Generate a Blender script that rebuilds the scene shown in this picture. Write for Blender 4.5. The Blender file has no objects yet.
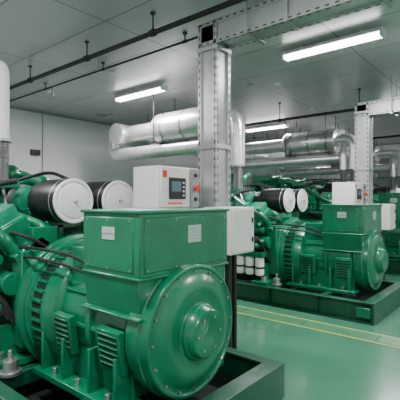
import bpy, bmesh, math, random
from mathutils import Vector, Matrix
random.seed(4)
S=bpy.context.scene
COL=S.collection

# ---------------- materials ----------------
def mat(name, col, rough=0.5, metal=0.0, noise=0.0, nscale=6.0, bump=0.0, bscale=40.0, coat=0.0, emit=None, es=0.0):
    m=bpy.data.materials.new(name); m.use_nodes=True
    nt=m.node_tree; b=nt.nodes['Principled BSDF']
    b.inputs['Base Color'].default_value=(*col,1)
    b.inputs['Roughness'].default_value=rough
    b.inputs['Metallic'].default_value=metal
    b.inputs['Coat Weight'].default_value=coat
    b.inputs['Coat Roughness'].default_value=0.12
    tc=nt.nodes.new('ShaderNodeTexCoord')
    if noise>0:
        n=nt.nodes.new('ShaderNodeTexNoise'); n.inputs['Scale'].default_value=nscale; n.inputs['Detail'].default_value=6
        nt.links.new(tc.outputs['Object'],n.inputs['Vector'])
        r=nt.nodes.new('ShaderNodeValToRGB')
        r.color_ramp.elements[0].position=0.3; r.color_ramp.elements[1].position=0.7
        r.color_ramp.elements[0].color=(*[c*(1-noise) for c in col],1)
        r.color_ramp.elements[1].color=(*[min(1,c*(1+noise)) for c in col],1)
        nt.links.new(n.outputs['Fac'],r.inputs['Fac']); nt.links.new(r.outputs['Color'],b.inputs['Base Color'])
    if bump>0:
        n2=nt.nodes.new('ShaderNodeTexNoise'); n2.inputs['Scale'].default_value=bscale; n2.inputs['Detail'].default_value=3
        nt.links.new(tc.outputs['Object'],n2.inputs['Vector'])
        bp=nt.nodes.new('ShaderNodeBump'); bp.inputs['Strength'].default_value=bump; bp.inputs['Distance'].default_value=0.02
        nt.links.new(n2.outputs['Fac'],bp.inputs['Height']); nt.links.new(bp.outputs['Normal'],b.inputs['Normal'])
    if emit:
        b.inputs['Emission Color'].default_value=(*emit,1); b.inputs['Emission Strength'].default_value=es
    return m
GREEN=mat('green_paint',(0.001,0.150,0.066),0.30,0,0.18,5,coat=0.4)
DGREEN=mat('dark_green_paint',(0.002,0.072,0.034),0.40,0,0.2,5,coat=0.2)
LGREEN=mat('worn_green_paint',(0.006,0.21,0.105),0.36,0,0.25,9,coat=0.3)
BLACK=mat('black_plastic',(0.008,0.008,0.009),0.38)
RUB=mat('black_rubber',(0.012,0.012,0.012),0.6)
FWHITE=mat('filter_white',(0.74,0.74,0.74),0.35,0.1,0.04)
OILW=mat('oil_filter_white',(0.78,0.78,0.76),0.35)
ALU=mat('aluminium',(0.50,0.51,0.505),0.36,0.7,0.1,3)
ALUD=mat('aluminium_slots',(0.07,0.07,0.07),0.6)
STEEL=mat('steel',(0.42,0.42,0.42),0.32,0.8,0.1)
INSUL=mat('foil_insulation',(0.70,0.70,0.69),0.30,0.75,0.10,4,bump=0.35,bscale=16)
WINSUL=mat('white_lagging',(0.70,0.70,0.68),0.55,0,0.06,4,bump=0.4,bscale=10)
DUCT=mat('galvanised_duct',(0.16,0.165,0.165),0.40,0.6,0.15,2)
CAB=mat('cabinet_paint',(0.66,0.66,0.62),0.45,0,0.03)
CABG=mat('cabinet_grey',(0.27,0.28,0.28),0.45)
RED=mat('red_button',(0.75,0.015,0.015),0.3)
YEL=mat('yellow_paint',(0.42,0.48,0.09),0.5,0,0.12,8)
SCREEN=mat('screen_glass',(0.02,0.03,0.035),0.12,0,emit=(0.25,0.5,0.55),es=0.25)
LABEL=mat('label_plate',(0.38,0.46,0.43),0.5)
LAMPW=mat('lamp_housing',(0.75,0.75,0.75),0.4)
TUBE=mat('tube_glow',(1,1,1),0.4,emit=(1,1,0.98),es=18)
DARK=mat('slot_black',(0.003,0.008,0.006),0.8)
BPIPE=mat('black_pipe',(0.010,0.010,0.010),0.45)
WALL=mat('wall_paint',(0.66,0.665,0.67),0.6,0,0.05,1.2)
TREAD=mat('trench_cover_green',(0.05,0.18,0.09),0.4,0,0.15,5)

def tiled(name,col,mort,w,h,ms,rough,metal,bumpn=0.0,noise=0.1):
    m=bpy.data.materials.new(name); m.use_nodes=True; nt=m.node_tree; b=nt.nodes['Principled BSDF']
    tc=nt.nodes.new('ShaderNodeTexCoord'); br=nt.nodes.new('ShaderNodeTexBrick')
    br.offset=0; br.squash=1
    br.inputs['Scale'].default_value=1; br.inputs['Brick Width'].default_value=w; br.inputs['Row Height'].default_value=h
    br.inputs['Mortar Size'].default_value=ms; br.inputs['Mortar Smooth'].default_value=0.1
    br.inputs['Color1'].default_value=(*[c*0.93 for c in col],1); br.inputs['Color2'].default_value=(*[min(1,c*1.07) for c in col],1)
    br.inputs['Mortar'].default_value=(*mort,1)
    nt.links.new(tc.outputs['Object'],br.inputs['Vector'])
    nt.links.new(br.outputs['Color'],b.inputs['Base Color'])
    n=nt.nodes.new('ShaderNodeTexNoise'); n.inputs['Scale'].default_value=0.9; n.inputs['Detail'].default_value=4
    nt.links.new(tc.outputs['Object'],n.inputs['Vector'])
    mr=nt.nodes.new('ShaderNodeMapRange'); mr.inputs['To Min'].default_value=rough-0.08; mr.inputs['To Max'].default_value=rough+0.1
    nt.links.new(n.outputs['Fac'],mr.inputs['Value']); nt.links.new(mr.outputs['Result'],b.inputs['Roughness'])
    b.inputs['Metallic'].default_value=metal
    if bumpn:
        bp=nt.nodes.new('ShaderNodeBump'); bp.inputs['Strength'].default_value=bumpn; bp.inputs['Distance'].default_value=0.01
        nt.links.new(n.outputs['Fac'],bp.inputs['Height']); nt.links.new(bp.outputs['Normal'],b.inputs['Normal'])
    return m
CEIL=tiled('ceiling_panels',(0.50,0.485,0.50),(0.20,0.20,0.20),2.3,1.15,0.012,0.30,0.35,0.15)
FLOORM=mat('green_epoxy_floor',(0.052,0.185,0.108),0.20,0,0.14,0.8,bump=0.03,bscale=3,coat=0.35)

# ---------------- builder ----------------
class P:
    def __init__(s,name,m,parent=None,bevel=0.006):
        s.name=name;s.m=m;s.parent=parent;s.bm=bmesh.new();s.bev=bevel
    def box(s,c,size,rot=None):
        M=Matrix.Translation(Vector(c)) @ (rot.to_4x4() if rot else Matrix.Identity(4)) @ Matrix.Diagonal((*size,1))
        bmesh.ops.create_cube(s.bm,size=1,matrix=M); return s
    def bb(s,x0,x1,y0,y1,z0,z1):
        return s.box(((x0+x1)/2,(y0+y1)/2,(z0+z1)/2),(abs(x1-x0),abs(y1-y0),abs(z1-z0)))
    def cyl(s,p0,p1,r,r2=None,seg=24):
        return s.lathe([(0,0),(0,r),(1,r if r2 is None else r2),(1,0)],p0,Vector(p1)-Vector(p0),seg,unit=False)
    def lathe(s,prof,o,d,seg=40,unit=True):
        o=Vector(o);d=Vector(d)
        L=1 if unit else d.length
        dn=d.normalized(); q=dn.to_track_quat('Z','Y').to_matrix()
        u=q.col[0];v=q.col[1]
        rings=[]
        for t,r in prof:
            c=o+dn*(t*L)
            if r<1e-6: rings.append([s.bm.verts.new(c)])
            else: rings.append([s.bm.verts.new(c+(u*math.cos(2*math.pi*i/seg)+v*math.sin(2*math.pi*i/seg))*r) for i in range(seg)])
        for a,b in zip(rings,rings[1:]):
            for i in range(seg):
                j=(i+1)%seg
                if len(a)==1 and len(b)==1: break
                if len(a)==1: s.bm.faces.new((a[0],b[j],b[i]))
                elif len(b)==1: s.bm.faces.new((a[i],a[j],b[0]))
                else: s.bm.faces.new((a[i],a[j],b[j],b[i]))
        return s
    def tube(s,pts,r,seg=16,bend=None,rib=0):
        pts=[Vector(p) for p in pts]
        bend=bend if bend is not None else r*2
        out=[pts[0]]
        for a,b,c in zip(pts,pts[1:],pts[2:]):
            d1=(a-b);d2=(c-b); k=min(bend,d1.length*0.49,d2.length*0.49)
            p=b+d1.normalized()*k;q=b+d2.normalized()*k
            for i in range(9):
                t=i/8; out.append(p*(1-t)**2+b*2*t*(1-t)+q*t*t)
        out.append(pts[-1])
        rings=[];n=None
        for i,p in enumerate(out):
            t=(out[min(i+1,len(out)-1)]-out[max(i-1,0)]).normalized()
            if n is None:
                n=t.orthogonal().normalized()
            else:
                n=(n-t*n.dot(t)).normalized()
            w=t.cross(n)
            rings.append([s.bm.verts.new(p+(n*math.cos(2*math.pi*k/seg)+w*math.sin(2*math.pi*k/seg))*r) for k in range(seg)])
        for a,b in zip(rings,rings[1:]):
            for k in range(seg):
                s.bm.faces.new((a[k],a[(k+1)%seg],b[(k+1)%seg],b[k]))
        s.bm.faces.new(rings[0][::-1]); s.bm.faces.new(rings[-1])
        return s
    def prism(s,prof,x0,x1):
        a=[s.bm.verts.new((x0,y,z)) for y,z in prof]; b=[s.bm.verts.new((x1,y,z)) for y,z in prof]
        n=len(prof)
        for i in range(n): s.bm.faces.new((a[i],a[(i+1)%n],b[(i+1)%n],b[i]))
        s.bm.faces.new(a[::-1]); s.bm.faces.new(b); return s
    def done(s):
        bmesh.ops.recalc_face_normals(s.bm,faces=s.bm.faces)
        me=bpy.data.meshes.new(s.name); s.bm.to_mesh(me); s.bm.free()
        me.materials.append(s.m)
        for p in me.polygons: p.use_smooth=True
        me.set_sharp_from_angle(angle=math.radians(35))
        ob=bpy.data.objects.new(s.name,me); COL.objects.link(ob)
        if s.parent: ob.parent=s.parent
        if s.bev>0:
            mo=ob.modifiers.new('bevel','BEVEL'); mo.width=s.bev; mo.segments=2; mo.limit_method='ANGLE'; mo.angle_limit=math.radians(50); mo.use_clamp_overlap=True
        return ob
def empty(name,loc=(0,0,0)):
    e=bpy.data.objects.new(name,None); e.location=loc; e.empty_display_size=0.2; COL.objects.link(e); return e
def rx(a): return Matrix.Rotation(a,3,'X')

# ---------------- room ----------------
XW,XE,YS,YN,HC=-10.7,4.5,-3.0,19.0,4.25
P('floor',FLOORM,bevel=0).bb(XW-.2,XE+.2,YS-.2,YN+.2,-0.2,0).done()
P('ceiling',CEIL,bevel=0).bb(XW-.2,XE+.2,YS-.2,YN+.2,HC,HC+0.2).done()
P('wall_west',WALL,bevel=0).bb(XW-.2,XW,YS-.2,YN+.2,0,HC).done()
P('wall_east',WALL,bevel=0).bb(XE,XE+.2,YS-.2,YN+.2,0,HC).done()
P('wall_north',WALL,bevel=0).bb(XW,XE,YN,YN+.2,0,HC).done()
P('wall_south',WALL,bevel=0).bb(XW,XE,YS-.2,YS,0,HC).done()
P('trim_1',CABG).bb(XW,XW+.03,YS,YN,HC-.06,HC).done()
P('trim_2',CABG).bb(XW+.03,XE,YN-.03,YN,HC-.06,HC).done()
P('baseboard_west',DGREEN).bb(XW,XW+.02,YS,YN,0,.15).done()
P('baseboard_north',DGREEN).bb(XW+.02,XE,YN-.02,YN,0,.15).done()
HR=HC-.004   # rod tops

# trench cover with yellow lines
tc=empty('cable_trench_cover')
P('cover_plates',TREAD,tc,0.002).bb(-9.5,3.8,5.16,5.44,0.0,0.012).done()
p=P('yellow_edge_lines',YEL,tc,0)
p.bb(-9.5,3.8,5.445,5.485,0,0.006).bb(-9.5,3.8,5.13,5.155,0,0.006).done()
p=P('plate_joints',DARK,tc,0)
for i in range(13): p.bb(-9.5+i*1.0,-9.49+i*1.0,5.17,5.43,0.011,0.0135)
p.done()

# ---------------- generator ----------------
def gen_master():
    parts=[]
    g=None
    def A(o): parts.append(o)
    # skid
    p=P('skid_frame',DGREEN,g)
    for y in (-.93,.93):
        s=1 if y>0 else -1
        p.bb(-7.1,-1.72,y-s*.06-.01,y-s*.06+.01,.02,.28)
        p.bb(-7.1,-1.72,y-s*.10,y+s*.02,.278,.30)
        p.bb(-7.1,-1.72,y-s*.10,y+s*.02,0,.022)
        for x in [-6.8+i*.85 for i in range(6)]:
            p.bb(x,x+.015,y-s*.055,y+s*.015,.02,.28)
    for x in (-1.78,-2.5,-3.4,-4.6,-5.8,-7.04):
        p.bb(x-.05,x+.05,-.86,.86,.16,.29)
    p.bb(-1.74,-1.70,-.95,.95,0,.30)
    p.bb(-1.86,-1.70,-.95,.95,.285,.302)
    A(p.done())
    A(P('skid_dark_plate',DARK,g,0).bb(-7.0,-1.8,-.86,.86,0.01,.04).done())  # near-black plate added so the skid interior reads as dark shade
    A(P('lifting_lugs',GREEN,g).bb(-1.95,-1.75,-.96,-.93,.08,.22).bb(-5.6,-5.3,-.96,-.93,.08,.22).done())
    # alternator feet
    p=P('alternator_feet',GREEN,g)
    for s in (-1,1):
        p.bb(-3.25,-2.1,s*.36,s*.58,.29,.34)
        for x in (-2.2,-2.5,-2.85,-3.15):
            p.bb(x-.015,x+.015,s*.25,s*.55,.33,.66)
        p.bb(-3.2,-2.15,s*.40,s*.425,.33,.72)
    A(p.done())
    p=P('foot_bolts',STEEL,g,0.002)
    for s in (-1,1):
        for x in (-2.3,-2.68,-3.0): p.cyl((x,s*.52,.34),(x,s*.52,.385),.022,seg=6)
        # vibration mounts beside the coupling
        for x in (-3.35,-3.6):
            p.cyl((x,s*.72,.30),(x,s*.72,.33),.09,seg=20); p.cyl((x,s*.72,.33),(x,s*.72,.42),.06,seg=20)
            p.cyl((x,s*.72,.42),(x,s*.72,.50),.02,seg=8)
    A(p.done())
    # stator frame + brackets
    Z=.78
    p=P('stator_frame',GREEN,g,0.004)
    p.lathe([(0,.0),(0,.44),(.02,.465),(.80,.465),(.82,.44),(.82,0)],(-3.0,0,Z),(1,0,0),48)
    p.lathe([(0,.40),(0,.495),(.05,.495),(.06,.465)],(-2.62,0,Z),(1,0,0),48)
    for a in range(-60,250,30):
        if 40<a<140: continue
        r=.475;ang=math.radians(a)
        p.box((-2.6,math.cos(ang)*r,Z+math.sin(ang)*r),(.78,.02,.03),rx(ang))
    A(p.done())
    p=P('nondrive_end_bracket',GREEN,g,0.004)
    p.lathe([(0,.40),(0,.485),(.03,.505),(.14,.505),(.15,.49),(.22,.485),(.225,.475),(.225,.46),(.215,.452),(.215,.43),(.235,.40),(.262,.335),(.268,.30),(.262,.285),(.262,.215),(.27,.205),(.295,.20),(.30,.19),(.345,.175),(.355,.165),(.355,.07),(.35,.06),(.35,.0)],(-2.16,0,Z),(1,0,0),64)
    A(p.done())
    p=P('cover_bolts',STEEL,g,0)
    for i in range(16):
        a=2*math.pi*i/16; p.cyl((-1.945,math.cos(a)*.44,Z+math.sin(a)*.44),(-1.928,math.cos(a)*.44,Z+math.sin(a)*.44),.009,seg=6)
    for i in range(6):
        a=2*math.pi*i/6; p.cyl((-1.81,math.cos(a)*.125,Z+math.sin(a)*.125),(-1.795,math.cos(a)*.125,Z+math.sin(a)*.125),.011,seg=6)
    A(p.done())
    # louvre vents at lower sides
    pf=P('louvre_frames',GREEN,g,0.003); pd=P('louvre_slots',DARK,g,0)
    for s in (-1,1):
        for (xa,xb) in ((-2.42,-2.16),(-3.0,-2.76)):
            for base in (-8,):
                ang=math.radians(base)
                c=Vector(((xa+xb)/2,s*math.cos(ang)*.50,Z+math.sin(ang)*.50-.02))
                R=rx(s*ang if s>0 else -ang)
                pf.box(c,(xb-xa,.06,.30),R)
                for k in range(6):
                    pd.box(c+R@Vector((0,s*.028,-.11+k*.043)),(xb-xa-.06,.012,.016),R)
                    pf.box(c+R@Vector((0,s*.034,-.094+k*.043)),(xb-xa-.05,.012,.010),R@rx(s*.6))
    A(pf.done());A(pd.done())
    p=P('drive_end_adapter',GREEN,g,0.004)
    p.lathe([(0,.3),(0,.47),(-.04,.53),(-.12,.555),(-.16,.56),(-.34,.56),(-.35,.60),(-.40,.60),(-.41,.64),(-.47,.64),(-.47,.3)],(-2.98,0,Z),(1,0,0),64)
    A(p.done())
    p=P('adapter_vents',DARK,g,0); q=P('adapter_ribs',GREEN,g,0.002)
    for i in range(44):
        a=2*math.pi*i/44
        p.box((-3.23,math.cos(a)*.558,Z+math.sin(a)*.558),(.13,.012,.034),rx(a))
        q.box((-3.23,math.cos(a+.07)*.566,Z+math.sin(a+.07)*.566),(.15,.03,.018),rx(a+.07))
    A(p.done());A(q.done())
    # terminal box
    p=P('terminal_box',GREEN,g,0.008)
    p.bb(-2.64,-2.0,-.495,.495,1.22,1.66)
    p.bb(-2.66,-1.985,-.51,.51,1.655,1.68)
    p.prism([(-.495,1.22),(.495,1.22),(.46,.95),(.30,.95),(-.30,.95),(-.46,.95)],-2.64,-2.02)
    p.bb(-2.65,-1.99,-.505,.505,1.205,1.225)
    p.bb(-2.60,-2.06,-.502,-.485,1.25,1.63)
    p.bb(-2.01,-1.992,-.455,.455,1.25,1.63)
    p.bb(-2.66,-2.0,-.51,.51,.935,.955)
    A(p.done())
    A(P('rear_terminal_saddle',GREEN,g,0.008).bb(-3.0,-2.64,-.36,.36,1.05,1.36).done())
    p=P('box_screws',STEEL,g,0)
    for y in (-.43,-.15,.15,.43):
        for z in (1.27,1.61): p.cyl((-1.993,y,z),(-1.985,y,z),.007,seg=8)
    for x in (-2.57,-2.33,-2.09):
        for z in (1.27,1.61): p.cyl((x,-.50,z),(x,-.507,z),.007,seg=8)
    A(p.done())
    p=P('name_plates',LABEL,g,0)
    p.bb(-2.39,-2.25,-.507,-.50,1.47,1.56).bb(-1.993,-1.988,-.02,.13,1.43,1.56)
    A(p.done())
    p=P('plate_print',CABG,g,0)
    for k in range(4): p.bb(-1.989,-1.987,0.0,.11-.02*(k%2),1.455+k*.025,1.460+k*.025)
    p.bb(-2.38,-2.26,-.509,-.506,1.51,1.52)
    A(p.done())
    # ------------- engine -------------
    p=P('engine_block',GREEN,g,0.01)
    p.prism([(-.30,.36),(.30,.36),(.44,.62),(.44,.95),(.62,1.25),(.36,1.42),(.0,1.15),(-.36,1.42),(-.62,1.25),(-.44,.95),(-.44,.62)],-6.3,-3.5)
    p.bb(-3.62,-3.44,-.58,.58,.45,1.30)
    for i in range(6):
        for s in (-1,1):
            x=-3.9-i*.42
            p.bb(x-.15,x+.15,s*.43,s*.475,.66,.93)
    A(p.done())
    A(P('oil_pan',DGREEN,g,0.02).bb(-6.1,-3.7,-.33,.33,.2,.40).done())
    p=P('engine_mounts',GREEN,g,.006)
    for s in (-1,1):
        for x in (-3.6,-6.0):
            p.bb(x-.15,x+.15,s*.35,s*.9,.30,.36); p.bb(x-.02,x+.02,s*.4,s*.75,.36,.65)
    A(p.done())
    ph=P('cylinder_heads',GREEN,g,0.012); pc=P('rocker_covers',LGREEN,g,0.02); pb=P('head_bolts',STEEL,g,0)
    for s in (-1,1):
        R=rx(-s*math.radians(28))
        for i in range(8):
            x=-3.78-i*.335
            base=Vector((x,s*.50,1.36))
            ph.box(base+R@Vector((0,0,.07)),(.29,.34,.24),R)
            pc.box(base+R@Vector((0,0,.26)),(.25,.26,.16),R)
            pc.box(base+R@Vector((0,0,.195)),(.28,.30,.03),R)
            for dx in (-.09,.09):
                pb.cyl(base+R@Vector((dx,0,.33)),base+R@Vector((dx,0,.365)),.018,seg=6)
                pc.cyl(base+R@Vector((dx,s*.13,.1)),base+R@Vector((dx,s*.26,.06)),.035,seg=12)
    A(ph.done());A(pc.done());A(pb.done())
    p=P('side_water_rails',GREEN,g,0.004)
    for s in (-1,1):
        p.tube([(-3.62,s*.70,1.22),(-6.2,s*.70,1.22)],.05)
        p.tube([(-3.62,s*.62,1.02),(-3.66,s*.74,1.02),(-6.2,s*.74,1.02)],.035)
        for i in range(8):
            x=-3.78-i*.335
            p.tube([(x,s*.70,1.22),(x,s*.72,1.36),(x,s*.6,1.42)],.03)
    A(p.done())
    p=P('intake_manifold',GREEN,g,0.01)
    p.bb(-6.2,-4.1,-.17,.17,1.42,1.66)
    p.lathe([(0,0),(0,.13),(1.5,.13),(1.5,0)],(-6.15,0,1.76),(1,0,0),24)
    for i in range(5): p.lathe([(0,.12),(0,.15),(.04,.15),(.04,.12)],(-6.1+i*.31,0,1.76),(1,0,0),24)
    for s in (-1,1):
        p.tube([(-4.7,s*.20,1.74),(-4.7,s*.36,1.97),(-5.1,s*.36,2.02),(-5.4,s*.15,1.8)],.075)
        p.tube([(-6.0,s*.1,1.75),(-6.0,s*.4,1.95),(-5.6,s*.45,1.98),(-5.6,s*.45,1.6)],.06)
        p.lathe([(0,0),(0,.10),(.03,.13),(.03,.15),(.06,.15),(.06,.125),(.5,.125),(.5,.15),(.53,.15),(.53,.12),(.57,.07),(.57,0)],(-6.0,s*.28,2.08),(1,0,0),24)
        p.bb(-5.95,-5.88,s*.2,s*.36,1.7,2.02); p.bb(-5.62,-5.55,s*.2,s*.36,1.7,2.02)
        p.tube([(-5.42,s*.28,2.08),(-5.2,s*.28,2.1),(-5.0,s*.5,1.95),(-4.9,s*.6,1.6)],.05)
    A(p.done())
    p=P('engine_top_fittings',LGREEN,g,0.004)
    for s in (-1,1):
        for i in range(4):
            x=-4.95-i*.33
            p.cyl((x,s*.42,1.72),(x,s*.36,1.90),.04,seg=14)
            p.tube([(x,s*.36,1.88),(x,s*.22,1.92),(x+.1,s*.12,1.82)],.032,12)
            p.cyl((x-.03,s*.60,1.52),(x-.03,s*.74,1.46),.055,seg=16)
    A(p.done())
    # turbochargers
    p=P('turbochargers',LGREEN,g,0.006)
    for (x,y) in ((-4.28,-.10),(-4.28,.46)):
        p.lathe([(0,0),(0,.07),(.03,.10),(.05,.17),(.11,.19),(.17,.17),(.19,.10),(.26,.09),(.30,.14),(.36,.165),(.42,.14),(.44,.06),(.44,0)],(x-.36,y,1.74),(1,0,0),32)
        p.tube([(x-.24,y-.12,1.72),(x-.24,y-.2,1.55),(x-.24,y-.22,1.40)],.07)
        p.bb(x-.34,x-.02,y-.06,y+.06,1.42,1.62)
    A(p.done())
    p=P('turbo_steel_parts',STEEL,g,0.003)
    for (x,y) in ((-4.28,-.10),(-4.28,.46)):
        p.lathe([(0,.1),(0,.185),(.02,.185),(.02,.1)],(x-.12,y,1.74),(1,0,0),32)
        p.tube([(x-.1,y-.1,1.9),(x-.1,y-.22,1.88),(x+.1,y-.26,1.6),(x+.1,y-.3,1.35)],.014,8)
    A(p.done())
    # air filters
    pb_=P('air_filter_bodies',BLACK,g,0.004); pw=P('air_filter_caps',FWHITE,g,0.003); pr=P('air_filter_clamps',STEEL,g,.002)
    for y in (-.045,.51):
        pb_.lathe([(0,0),(0,.11),(.05,.13),(.08,.205),(.12,.222),(.56,.222),(.565,.228),(.60,.228),(.60,.0)],(-4.07,y,1.74),(1,0,0),48)
        pb_.tube([(-4.0,y,1.74),(-4.12,y,1.74),(-4.2,y,1.74)],.10)
        pw.lathe([(0,.0),(0,.222),(.015,.222),(.022,.215),(.022,.19),(.014,.185),(.014,.175),(.022,.17),(.03,.10),(.03,.0)],(-3.475,y,1.74),(1,0,0),56)
        pr.lathe([(0,.22),(0,.2275),(.012,.2275),(.012,.22)],(-4.0+.45,y,1.74),(1,0,0),48)
        pr.cyl((-3.445,y,1.74),(-3.42,y,1.74),.02,seg=6)
    A(pb_.done());A(pw.done());A(pr.done())
    p=P('air_filter_brackets',GREEN,g,.003)
    for y in (-.045,.51):
        p.bb(-3.75,-3.70,y-.15,y+.15,1.47,1.54); p.bb(-3.75,-3.70,y-.03,y+.03,1.2,1.5)
        p.bb(-3.95,-3.90,y-.03,y+.03,1.2,1.54)
    p.bb(-3.98,-3.56,-.25,.68,1.26,1.32)
    A(p.done())
    # side equipment
    pw=P('oil_filters',OILW,g,.006); ph=P('oil_filter_head',GREEN,g,.006); pk=P('filter_labels',BLACK,g,0)
    for s in (-1,):
        ph.bb(-4.75,-3.55,s*.70,s*.86,.76,.84)
        ph.bb(-4.3,-3.9,s*.44,s*.72,.74,.82)
        for i in range(6):
            x=-3.65-i*.20
            pw.lathe([(0,0),(.0,.06),(.02,.078),(.29,.078),(.31,.07),(.31,0)],(x,s*.78,.44),(0,0,1),20)
            pk.lathe([(0,.0785),(.035,.0785)],(x,s*.78,.56),(0,0,1),20)
    A(pw.done());A(ph.done());A(pk.done())
    p=P('side_accessories',GREEN,g,.006)
    p.lathe([(0,0),(0,.13),(.04,.14),(.45,.14),(.49,.13),(.49,0)],(-5.5,-.66,.66),(1,0,0),28)
    p.lathe([(0,0),(0,.10),(.3,.10),(.3,0)],(-3.85,-.60,1.00),(1,0,0),24)
    p.tube([(-3.7,-.5,.9),(-3.7,-.8,.95),(-4.6,-.82,.98),(-5.0,-.7,.8)],.045)
    p.tube([(-3.6,-.45,1.15),(-3.6,-.7,1.45),(-3.9,-.78,1.62),(-4.4,-.5,1.82)],.05)
    p.tube([(-3.58,-.2,1.2),(-3.58,-.3,1.5),(-4.1,-.38,1.62),(-4.6,-.3,1.68)],.045)
    p.bb(-3.60,-3.50,-.45,-.2,1.25,1.5)
    p.bb(-4.75,-4.35,-.45,-.15,1.88,1.96)
    A(p.done())
    p=P('hoses_and_wiring',RUB,g,0)
    for k in range(5):
        y0=-.50-.05*k
        p.tube([(-3.55,y0,.55+.05*k),(-3.6,y0-.18,.9+.05*k),(-3.9-.15*k,y0-.15,1.1+.06*k),(-4.4-.1*k,y0,1.15+.07*k)],.013,8,bend=.15)
    p.tube([(-2.64,-.3,1.15),(-2.9,-.42,1.30),(-3.4,-.50,1.33),(-4.2,-.66,1.3)],.014,8,bend=.2)
    p.tube([(-2.64,-.35,1.12),(-2.9,-.46,1.22),(-3.4,-.55,1.26),(-4.2,-.7,1.2)],.012,8,bend=.2)
    p.tube([(-3.5,-.3,1.3),(-3.45,-.5,1.42),(-3.9,-.7,1.5),(-4.6,-.65,1.75)],.016,8,bend=.2)
    p.tube([(-4.1,-.3,1.95),(-4.3,-.5,1.9),(-4.5,-.75,1.6),(-4.8,-.8,1.3)],.03,10,bend=.2)
    p.tube([(-3.9,.15,1.98),(-4.3,.18,2.08),(-4.9,.1,2.0),(-5.2,.05,1.9)],.02,8,bend=.2)
    A(p.done())
    A(P('starter_motor',BLACK,g,.004).lathe([(0,0),(0,.08),(.04,.10),(.35,.10),(.38,.07),(.38,0)],(-4.0,-.6,.46),(1,0,0),24).done())
    p=P('front_gear_case',GREEN,g,.01); p.bb(-6.45,-6.3,-.5,.5,.5,1.5); p.lathe([(0,0),(0,.2),(.12,.2),(.12,0)],(-6.57,0,.7),(1,0,0),32); p.lathe([(0,0),(0,.14),(.12,.14),(.12,0)],(-6.57,0,1.25),(1,0,0),32); A(p.done())
    p=P('coolant_pipes',GREEN,g,.004)
    for s in (-1,1): p.tube([(-6.4,s*.3,1.4),(-6.7,s*.3,1.5),(-6.7,s*.3,2.2),(-6.7,s*.55,2.3)],.07)
    A(p.done())
    return parts
master=gen_master()
def place_gen(x,y,first=False,sc=1.0):
    e=empty('diesel_generator',(x,y,0)); e.scale=(sc,sc,sc)
    for o in master:
        if first: o.parent=e
        else:
            c=o.copy(); COL.objects.link(c); c.parent=e
    return e
place_gen(0,2.27,True)
place_gen(0.0,6.78)
place_gen(0.0,11.3,sc=1.15)
place_gen(0.0,15.8,sc=1.15)

# ---------------- exhausts ----------------
XH=-8.25
def exhaust(y,xr,xm0,xm1,zm=3.45,white=False,zb=1.93):
    e=empty('exhaust_silencer',(0,y,0))
    M=WINSUL if white else INSUL
    pb_=P('exhaust_bellows',STEEL,e,0)
    for dx in (0,-.28):
        prof=[(0,0)]
        n=22
        for k in range(n): prof+= [(k*.02,.085),(k*.02+.01,.10)]
        prof+=[(n*.02,.085),(n*.02,0)]
        pb_.lathe([(0,0),(0,.13),(.03,.13),(.03,0)],(xr+dx,-.27,zb),(0,0,1),24)
        pb_.lathe(prof,(xr+dx,-.27,zb+.03),(0,0,1),24)
        pb_.lathe([(0,0),(0,.13),(.03,.13),(.03,0)],(xr+dx,-.27,zb+.47),(0,0,1),24)
    pb_.done()
    p=P('exhaust_risers',M,e,0)
    if white:
        p.tube([(xr,-.27,zb+.5),(xr,-.27,zm+.1),(xr-.6,-.10,zm+.1),(xm1-.1,-.1,zm)],.10,20,bend=.16)
        p.tube([(xr-.28,-.27,zb+.5),(xr-.28,-.27,zm-.15),(xm1-.1,-.1,zm-.15)],.10,20,bend=.16)
    else:
        p.tube([(xr,-.27,zb+.5),(xr,-.27,zm),(xm1-.1,-.10,zm)],.135,20,bend=.35)
        p.tube([(xr-.28,-.27,zb+.5),(xr-.28,-.27,zm-.35),(xr-.28,-.05,zm-.02)],.115,20,bend=.2)
    p.done()
    P('silencer_body',M,e,0.01).lathe([(0,0),(0,.15),(.12,.33),(.16,.35),(xm1-xm0-.16,.35),(xm1-xm0-.1,.33),(xm1-xm0,.16),(xm1-xm0,0)],(xm0,0,zm),(1,0,0),40).done()
    p=P('silencer_bands',STEEL,e,0.002)
    for t in (.2,.5,.8):
        x=xm0+(xm1-xm0)*t; p.lathe([(0,.345),(0,.36),(.05,.36),(.05,.345)],(x,0,zm),(1,0,0),40)
    p.done()
    p=P('outlet_pipe',M,e,0)
    if white:
        p.tube([(xm0+.05,0,zm),(XW+.3,0,zm)],.2,24)
    else:
        p.tube([(xm0+.05,0,zm),(XH+.1,0,zm)],.2,24)
        p.tube([(xr-.1,-.05,zm-.52),(XH-.3,-.05,zm-.52),(XH-.3,-.05,zm-.1)],.16,24)
    p.done()
    p=P('pipe_hangers',BPIPE,e,0)
    for x in (xm0+.25,xm1-.3):
        r=.36
        for s in (-1,1): p.cyl((x,s*r,zm-.36),(x,s*r,HR),.010,seg=8)
        p.bb(x-.02,x+.02,-r-.03,r+.03,zm-.375,zm-.35)
    p.done()
    return e
exhaust(2.27,-4.58,-8.2,-6.2,3.15,True)
exhaust(6.78,-4.45,-7.0,-5.0,3.45)
exhaust(11.3,-3.75,-6.0,-4.2,3.45,zb=2.1)
exhaust(15.8,-3.6,-6.4,-4.4,3.45,zb=2.1)
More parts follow.
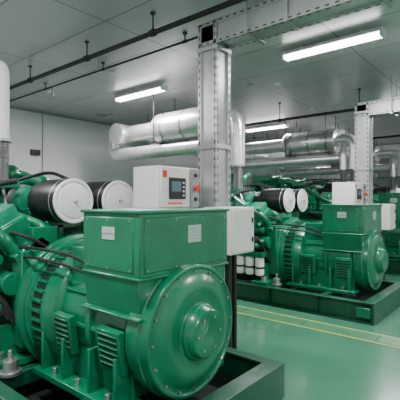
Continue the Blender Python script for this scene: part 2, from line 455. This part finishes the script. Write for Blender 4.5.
# common exhaust header
e=empty('exhaust_header_pipe')
P('header_pipe',INSUL,e,0).tube([(XH,6.5,3.45),(XH,YN-.01,3.45)],.27,28).done()
p=P('header_bands',STEEL,e,.002)
for k in range(8): p.lathe([(0,.26),(0,.282),(.05,.282),(.05,.26)],(XH,7.6+k*1.5,3.45),(0,1,0),32)
p.done()
p=P('header_hangers',BPIPE,e,0)
for k in range(5):
    for s in (-.29,.29): p.cyl((XH+s,7.9+k*2.4,3.16),(XH+s,7.9+k*2.4,HR),.01,seg=8)
    p.bb(XH-.31,XH+.31,7.88+k*2.4,7.92+k*2.4,3.15,3.175)
p.done()

# ventilation ducts
def duct(x0,x1,y0,y1,z0,z1,step=1.2):
    e=empty('ventilation_duct')
    P('duct_body',DUCT,e,.005).bb(x0,x1,y0,y1,z0,z1).done()
    p=P('duct_flanges',STEEL,e,.003)
    n=int((x1-x0)/step)
    for i in range(n+1):
        x=x0+.02+i*(x1-x0-.08)/n; p.bb(x,x+.04,y0-.03,y1+.03,z0-.03,z1+.03)
    p.done()
    p=P('duct_hangers',BPIPE,e,0)
    for i in range(n+1):
        x=x0+.04+i*(x1-x0-.08)/n
        for y in (y0-.02,y1+.02): p.cyl((x,y,z0),(x,y,HR),.01,seg=8)
    p.done()
duct(-7.6,-4.9,13.0,13.7,3.2,3.75)
duct(-7.6,2.5,17.7,18.4,2.7,3.5)

# ---------------- lamps ----------------
def lamp(x,y,power=210):
    e=empty('fluorescent_lamp',(x,y,0))
    z=4.14
    P('housing',LAMPW,e,.004).prism([(-.11,z+.0),(-.08,z+.06),(.08,z+.06),(.11,z+.0)],-.79,.79).done()
    P('stems',LAMPW,e,0).bb(-.5,-.46,-.02,.02,z+.05,HR).bb(.46,.5,-.02,.02,z+.05,HR).done()
    p=P('tubes',TUBE,e,0)
    for s in (-.05,.05): p.cyl((-.76,s,z-.03),(.76,s,z-.03),.027,seg=16)
    p.done()
    P('end_caps',LAMPW,e,.003).bb(-.79,-.75,-.1,.1,z-.06,z).bb(.75,.79,-.1,.1,z-.06,z).done()
    L=bpy.data.lights.new('lamp_light','AREA'); L.shape='RECTANGLE'; L.size=1.5; L.size_y=.14; L.energy=power; L.color=(1.0,0.975,0.99)
    lo=bpy.data.objects.new('lamp_light',L); lo.location=(0,0,z-.065); lo.parent=e; COL.objects.link(lo)
for y,pw_ in ((.6,185),(6.05,190),(11.6,150),(16.9,60)):  # row nearest the camera is out of view, added for illumination
    for x in (-6.8,-2.42,2.0):
        lamp(x,y,pw_)

# ---------------- aluminium trunking (busbar) ----------------
def trunk_v(p,pd,x,y,z0,z1,w=.28):
    h=w/2
    p.bb(x-h+.02,x+h-.02,y-h+.02,y+h-.02,z0,z1)
    for sx in (-1,1):
        for sy in (-1,1):
            p.box((x+sx*(h-.02),y+sy*(h-.02),(z0+z1)/2),(.05,.05,z1-z0))
    n=int((z1-z0)/.10)
    for i in range(n):
        z=z0+.05+i*.10
        for o in (-.12,.12):
            pd.box((x+h+.005,y+o,z),(.004,.018,.045)); pd.box((x+o,y-h-.005,z),(.018,.004,.045))
    for z in [z0+1.2*k for k in range(1,int((z1-z0)/1.2)+1)]:
        p.box((x,y,z),(w+.03,w+.03,.05))
def trunk_h(p,pd,x0,x1,y,z,w=.28):
    h=w/2
    p.bb(x0,x1,y-h+.02,y+h-.02,z-h+.02,z+h-.02)
    for sz in (-1,1):
        for sy in (-1,1): p.box(((x0+x1)/2,y+sy*(h-.02),z+sz*(h-.02)),(x1-x0,.05,.05))
    n=int((x1-x0)/.10)
    for i in range(n):
        x=x0+.05+i*.10
        for o in (-.12,.12):
            pd.box((x,y-h-.005,z+o),(.045,.004,.018)); pd.box((x,y+o,z-h-.005),(.045,.018,.004))
    for k in range(1,int((x1-x0)/1.2)+1): p.box((x0+1.2*k,y,z),(.05,w+.03,w+.03))
def busway(x,y,z,x1):
    e=empty('busbar_trunking')
    p=P('trunking_casing',ALU,e,.003); pd=P('casing_slots',ALUD,e,0)
    trunk_v(p,pd,x,y,0,z+.14); trunk_h(p,pd,x-.14,x1,y,z)
    p.bb(x-.2,x+.2,y-.2,y+.2,0,.02)
    p.done();pd.done()
    p=P('busway_hangers',STEEL,e,0)
    for xx in (x+.6,x+2.0,x+3.4,x+5):
        for s in (-.18,.18): p.cyl((xx,y+s,z-.18),(xx,y+s,HR),.008,seg=8)
        p.bb(xx-.02,xx+.02,y-.2,y+.2,z-.175,z-.155)
    p.done()
busway(-3.06,3.95,3.78,4.0)
busway(-2.78,8.8,3.66,4.0)
busway(-2.7,13.45,3.66,4.0)

# ---------------- control cabinets ----------------
def cabinet(x,y0,y1,z0,z1,dep=.42):
    e=empty('generator_control_cabinet')
    P('cabinet_body',CAB,e,.008).bb(x-dep,x-.02,y0,y1,z0,z1).done()
    W=y1-y0
    P('cabinet_door',CAB,e,.006).bb(x-.02,x,y0+.012,y0+W*.72,z0+.012,z1-.012).done()
    P('side_panel',CABG,e,.004).bb(x-.02,x+.002,y0+W*.745,y1-.012,z0+.012,z1-.012).done()
    p=P('controller_bezel',BLACK,e,.004)
    p.bb(x-.002,x+.012,y0+W*.20,y0+W*.60,z0+.10,z1-.12)
    p.cyl((x+.0,y0+W*.87,z1-.08),(x+.02,y0+W*.87,z1-.08),.022,seg=16)
    p.cyl((x+.0,y0+W*.87,z0+.10),(x+.02,y0+W*.87,z0+.10),.022,seg=16)
    p.done()
    P('display',SCREEN,e,0).bb(x+.011,x+.014,y0+W*.25,y0+W*.48,z0+.18,z1-.16).done()
    p=P('buttons',CAB,e,0)
    for k in range(4): p.cyl((x+.01,y0+W*.54,z0+.14+k*.045),(x+.018,y0+W*.54,z0+.14+k*.045),.011,seg=12)
    p.done()
    P('emergency_stop',RED,e,.003).cyl((x+.0,y0+W*.87,(z0+z1)/2),(x+.03,y0+W*.87,(z0+z1)/2),.022,seg=16).cyl((x+.03,y0+W*.87,(z0+z1)/2),(x+.045,y0+W*.87,(z0+z1)/2),.036,seg=20).done()
    P('red_labels',RED,e,0).bb(x,x+.004,y0+W*.18,y0+W*.52,z0+.05,z0+.065).bb(x,x+.004,y0+W*.06,y0+W*.15,z1-.12,z1-.05).done()
    yc=y1-.12
    P('stand',CABG,e,.004).bb(x-.26,x-.18,yc-.04,yc+.04,.02,z0).bb(x-.36,x-.08,yc-.12,yc+.12,0,.02).bb(x-.36,x-.08,y0+.1,y1-.05,z0-.03,z0).done()
cabinet(-2.95,2.90,3.54,1.66,2.11)
cabinet(-2.50,7.40,8.04,1.66,2.08)
cabinet(-2.6,12.45,13.1,1.66,2.08)
def breaker(x,y0,y1,z0,z1,dep):
    e=empty('breaker_box')
    P('box_body',CAB,e,.008).bb(x-dep,x,y0,y1,z0,z1).done()
    P('box_lid',CAB,e,.005).bb(x-.005,x+.015,y0+.02,y1-.02,z0+.02,z1-.02).done()
    P('box_latches',BLACK,e,.002).bb(x+.015,x+.028,y1-.07,y1-.05,z0+.12,z0+.18).bb(x+.015,x+.028,y1-.07,y1-.05,z1-.18,z1-.12).done()
    P('cable_conduits',BPIPE,e,0).cyl((x-.2,(y0+y1)/2,.0),(x-.2,(y0+y1)/2,z0),.04,seg=16).cyl((x-.2,(y0+y1)/2+.12,.0),(x-.2,(y0+y1)/2+.12,z0),.03,seg=16).done()
breaker(-2.5,3.52,3.98,1.15,1.67,.38)
breaker(-2.2,8.5,8.95,1.15,1.67,.40)

# ---------------- ceiling pipes ----------------
def cpipe(name,x0,x1,y,z,r,drops=()):
    e=empty(name)
    p=P('pipe_run',BPIPE,e,0); p.cyl((x0+.01,y,z),(x1,y,z),r,seg=16); p.done()
    p=P('pipe_fittings',BPIPE,e,.002)
    for x in drops:
        p.lathe([(0,r),(0,r*1.4),(.08,r*1.4),(.08,r)],(x-.04,y,z),(1,0,0),16)
        p.cyl((x,y,z),(x,y,HR),.010,seg=8)
        p.cyl((x,y,HR-.02),(x,y,HR),.035,seg=12)
    p.done()
    p=P('pipe_sprinklers',STEEL,e,0)
    for x in drops[::2]:
        p.cyl((x+.3,y,z),(x+.3,y,z-.18),.012,seg=8); p.cyl((x+.3,y,z-.18),(x+.3,y,z-.2),.03,seg=10)
    p.done()
cpipe('sprinkler_pipe',XW,4.2,3.70,3.98,.035,(-9,-7.2,-5.4,-3.9,-1.2,1))
cpipe('sprinkler_pipe',XW,4.2,9.2,3.80,.035,(-9.6,-7.4,-5,-3,-1,1))
cpipe('sprinkler_pipe',XW,4.2,14.2,3.85,.035,(-9.6,-7.4,-5,-3,-1,1))
cpipe('electrical_conduit',XW,4.2,4.45,4.12,.018,(-8,-6,-4,-2,1))

def detector(x,y):
    P('smoke_detector',LAMPW,None,.003).lathe([(0,0),(0,.06),(-.03,.055),(-.05,.035),(-.05,0)],(x,y,HR),(0,0,1),24).done()
for (x,y) in ((-6.3,4.9),(-4.2,7.6),(-8.5,4.8),(-4.6,10.2)): detector(x,y)

# wall junction box + conduit on west wall
e=empty('wall_junction_box')
P('junction_box',BPIPE,e,.004).bb(XW+.002,XW+.1,5.5,5.75,3.0,3.15).done()
P('junction_conduit',CABG,e,0).cyl((XW+.03,5.85,0.16),(XW+.03,5.85,HC-.07),.012,seg=8).done()

# ---------------- camera / world ----------------
w=bpy.data.worlds.new('world'); S.world=w; w.use_nodes=True
w.node_tree.nodes['Background'].inputs['Color'].default_value=(.8,.85,.85,1); w.node_tree.nodes['Background'].inputs['Strength'].default_value=.3
cd=bpy.data.cameras.new('camera'); cam=bpy.data.objects.new('camera',cd); COL.objects.link(cam)
cam.location=(0,0,1.75); cam.rotation_euler=(math.radians(90),0,math.radians(39.8)); cd.lens=36; cd.sensor_width=36; cd.clip_start=.05
S.camera=cam
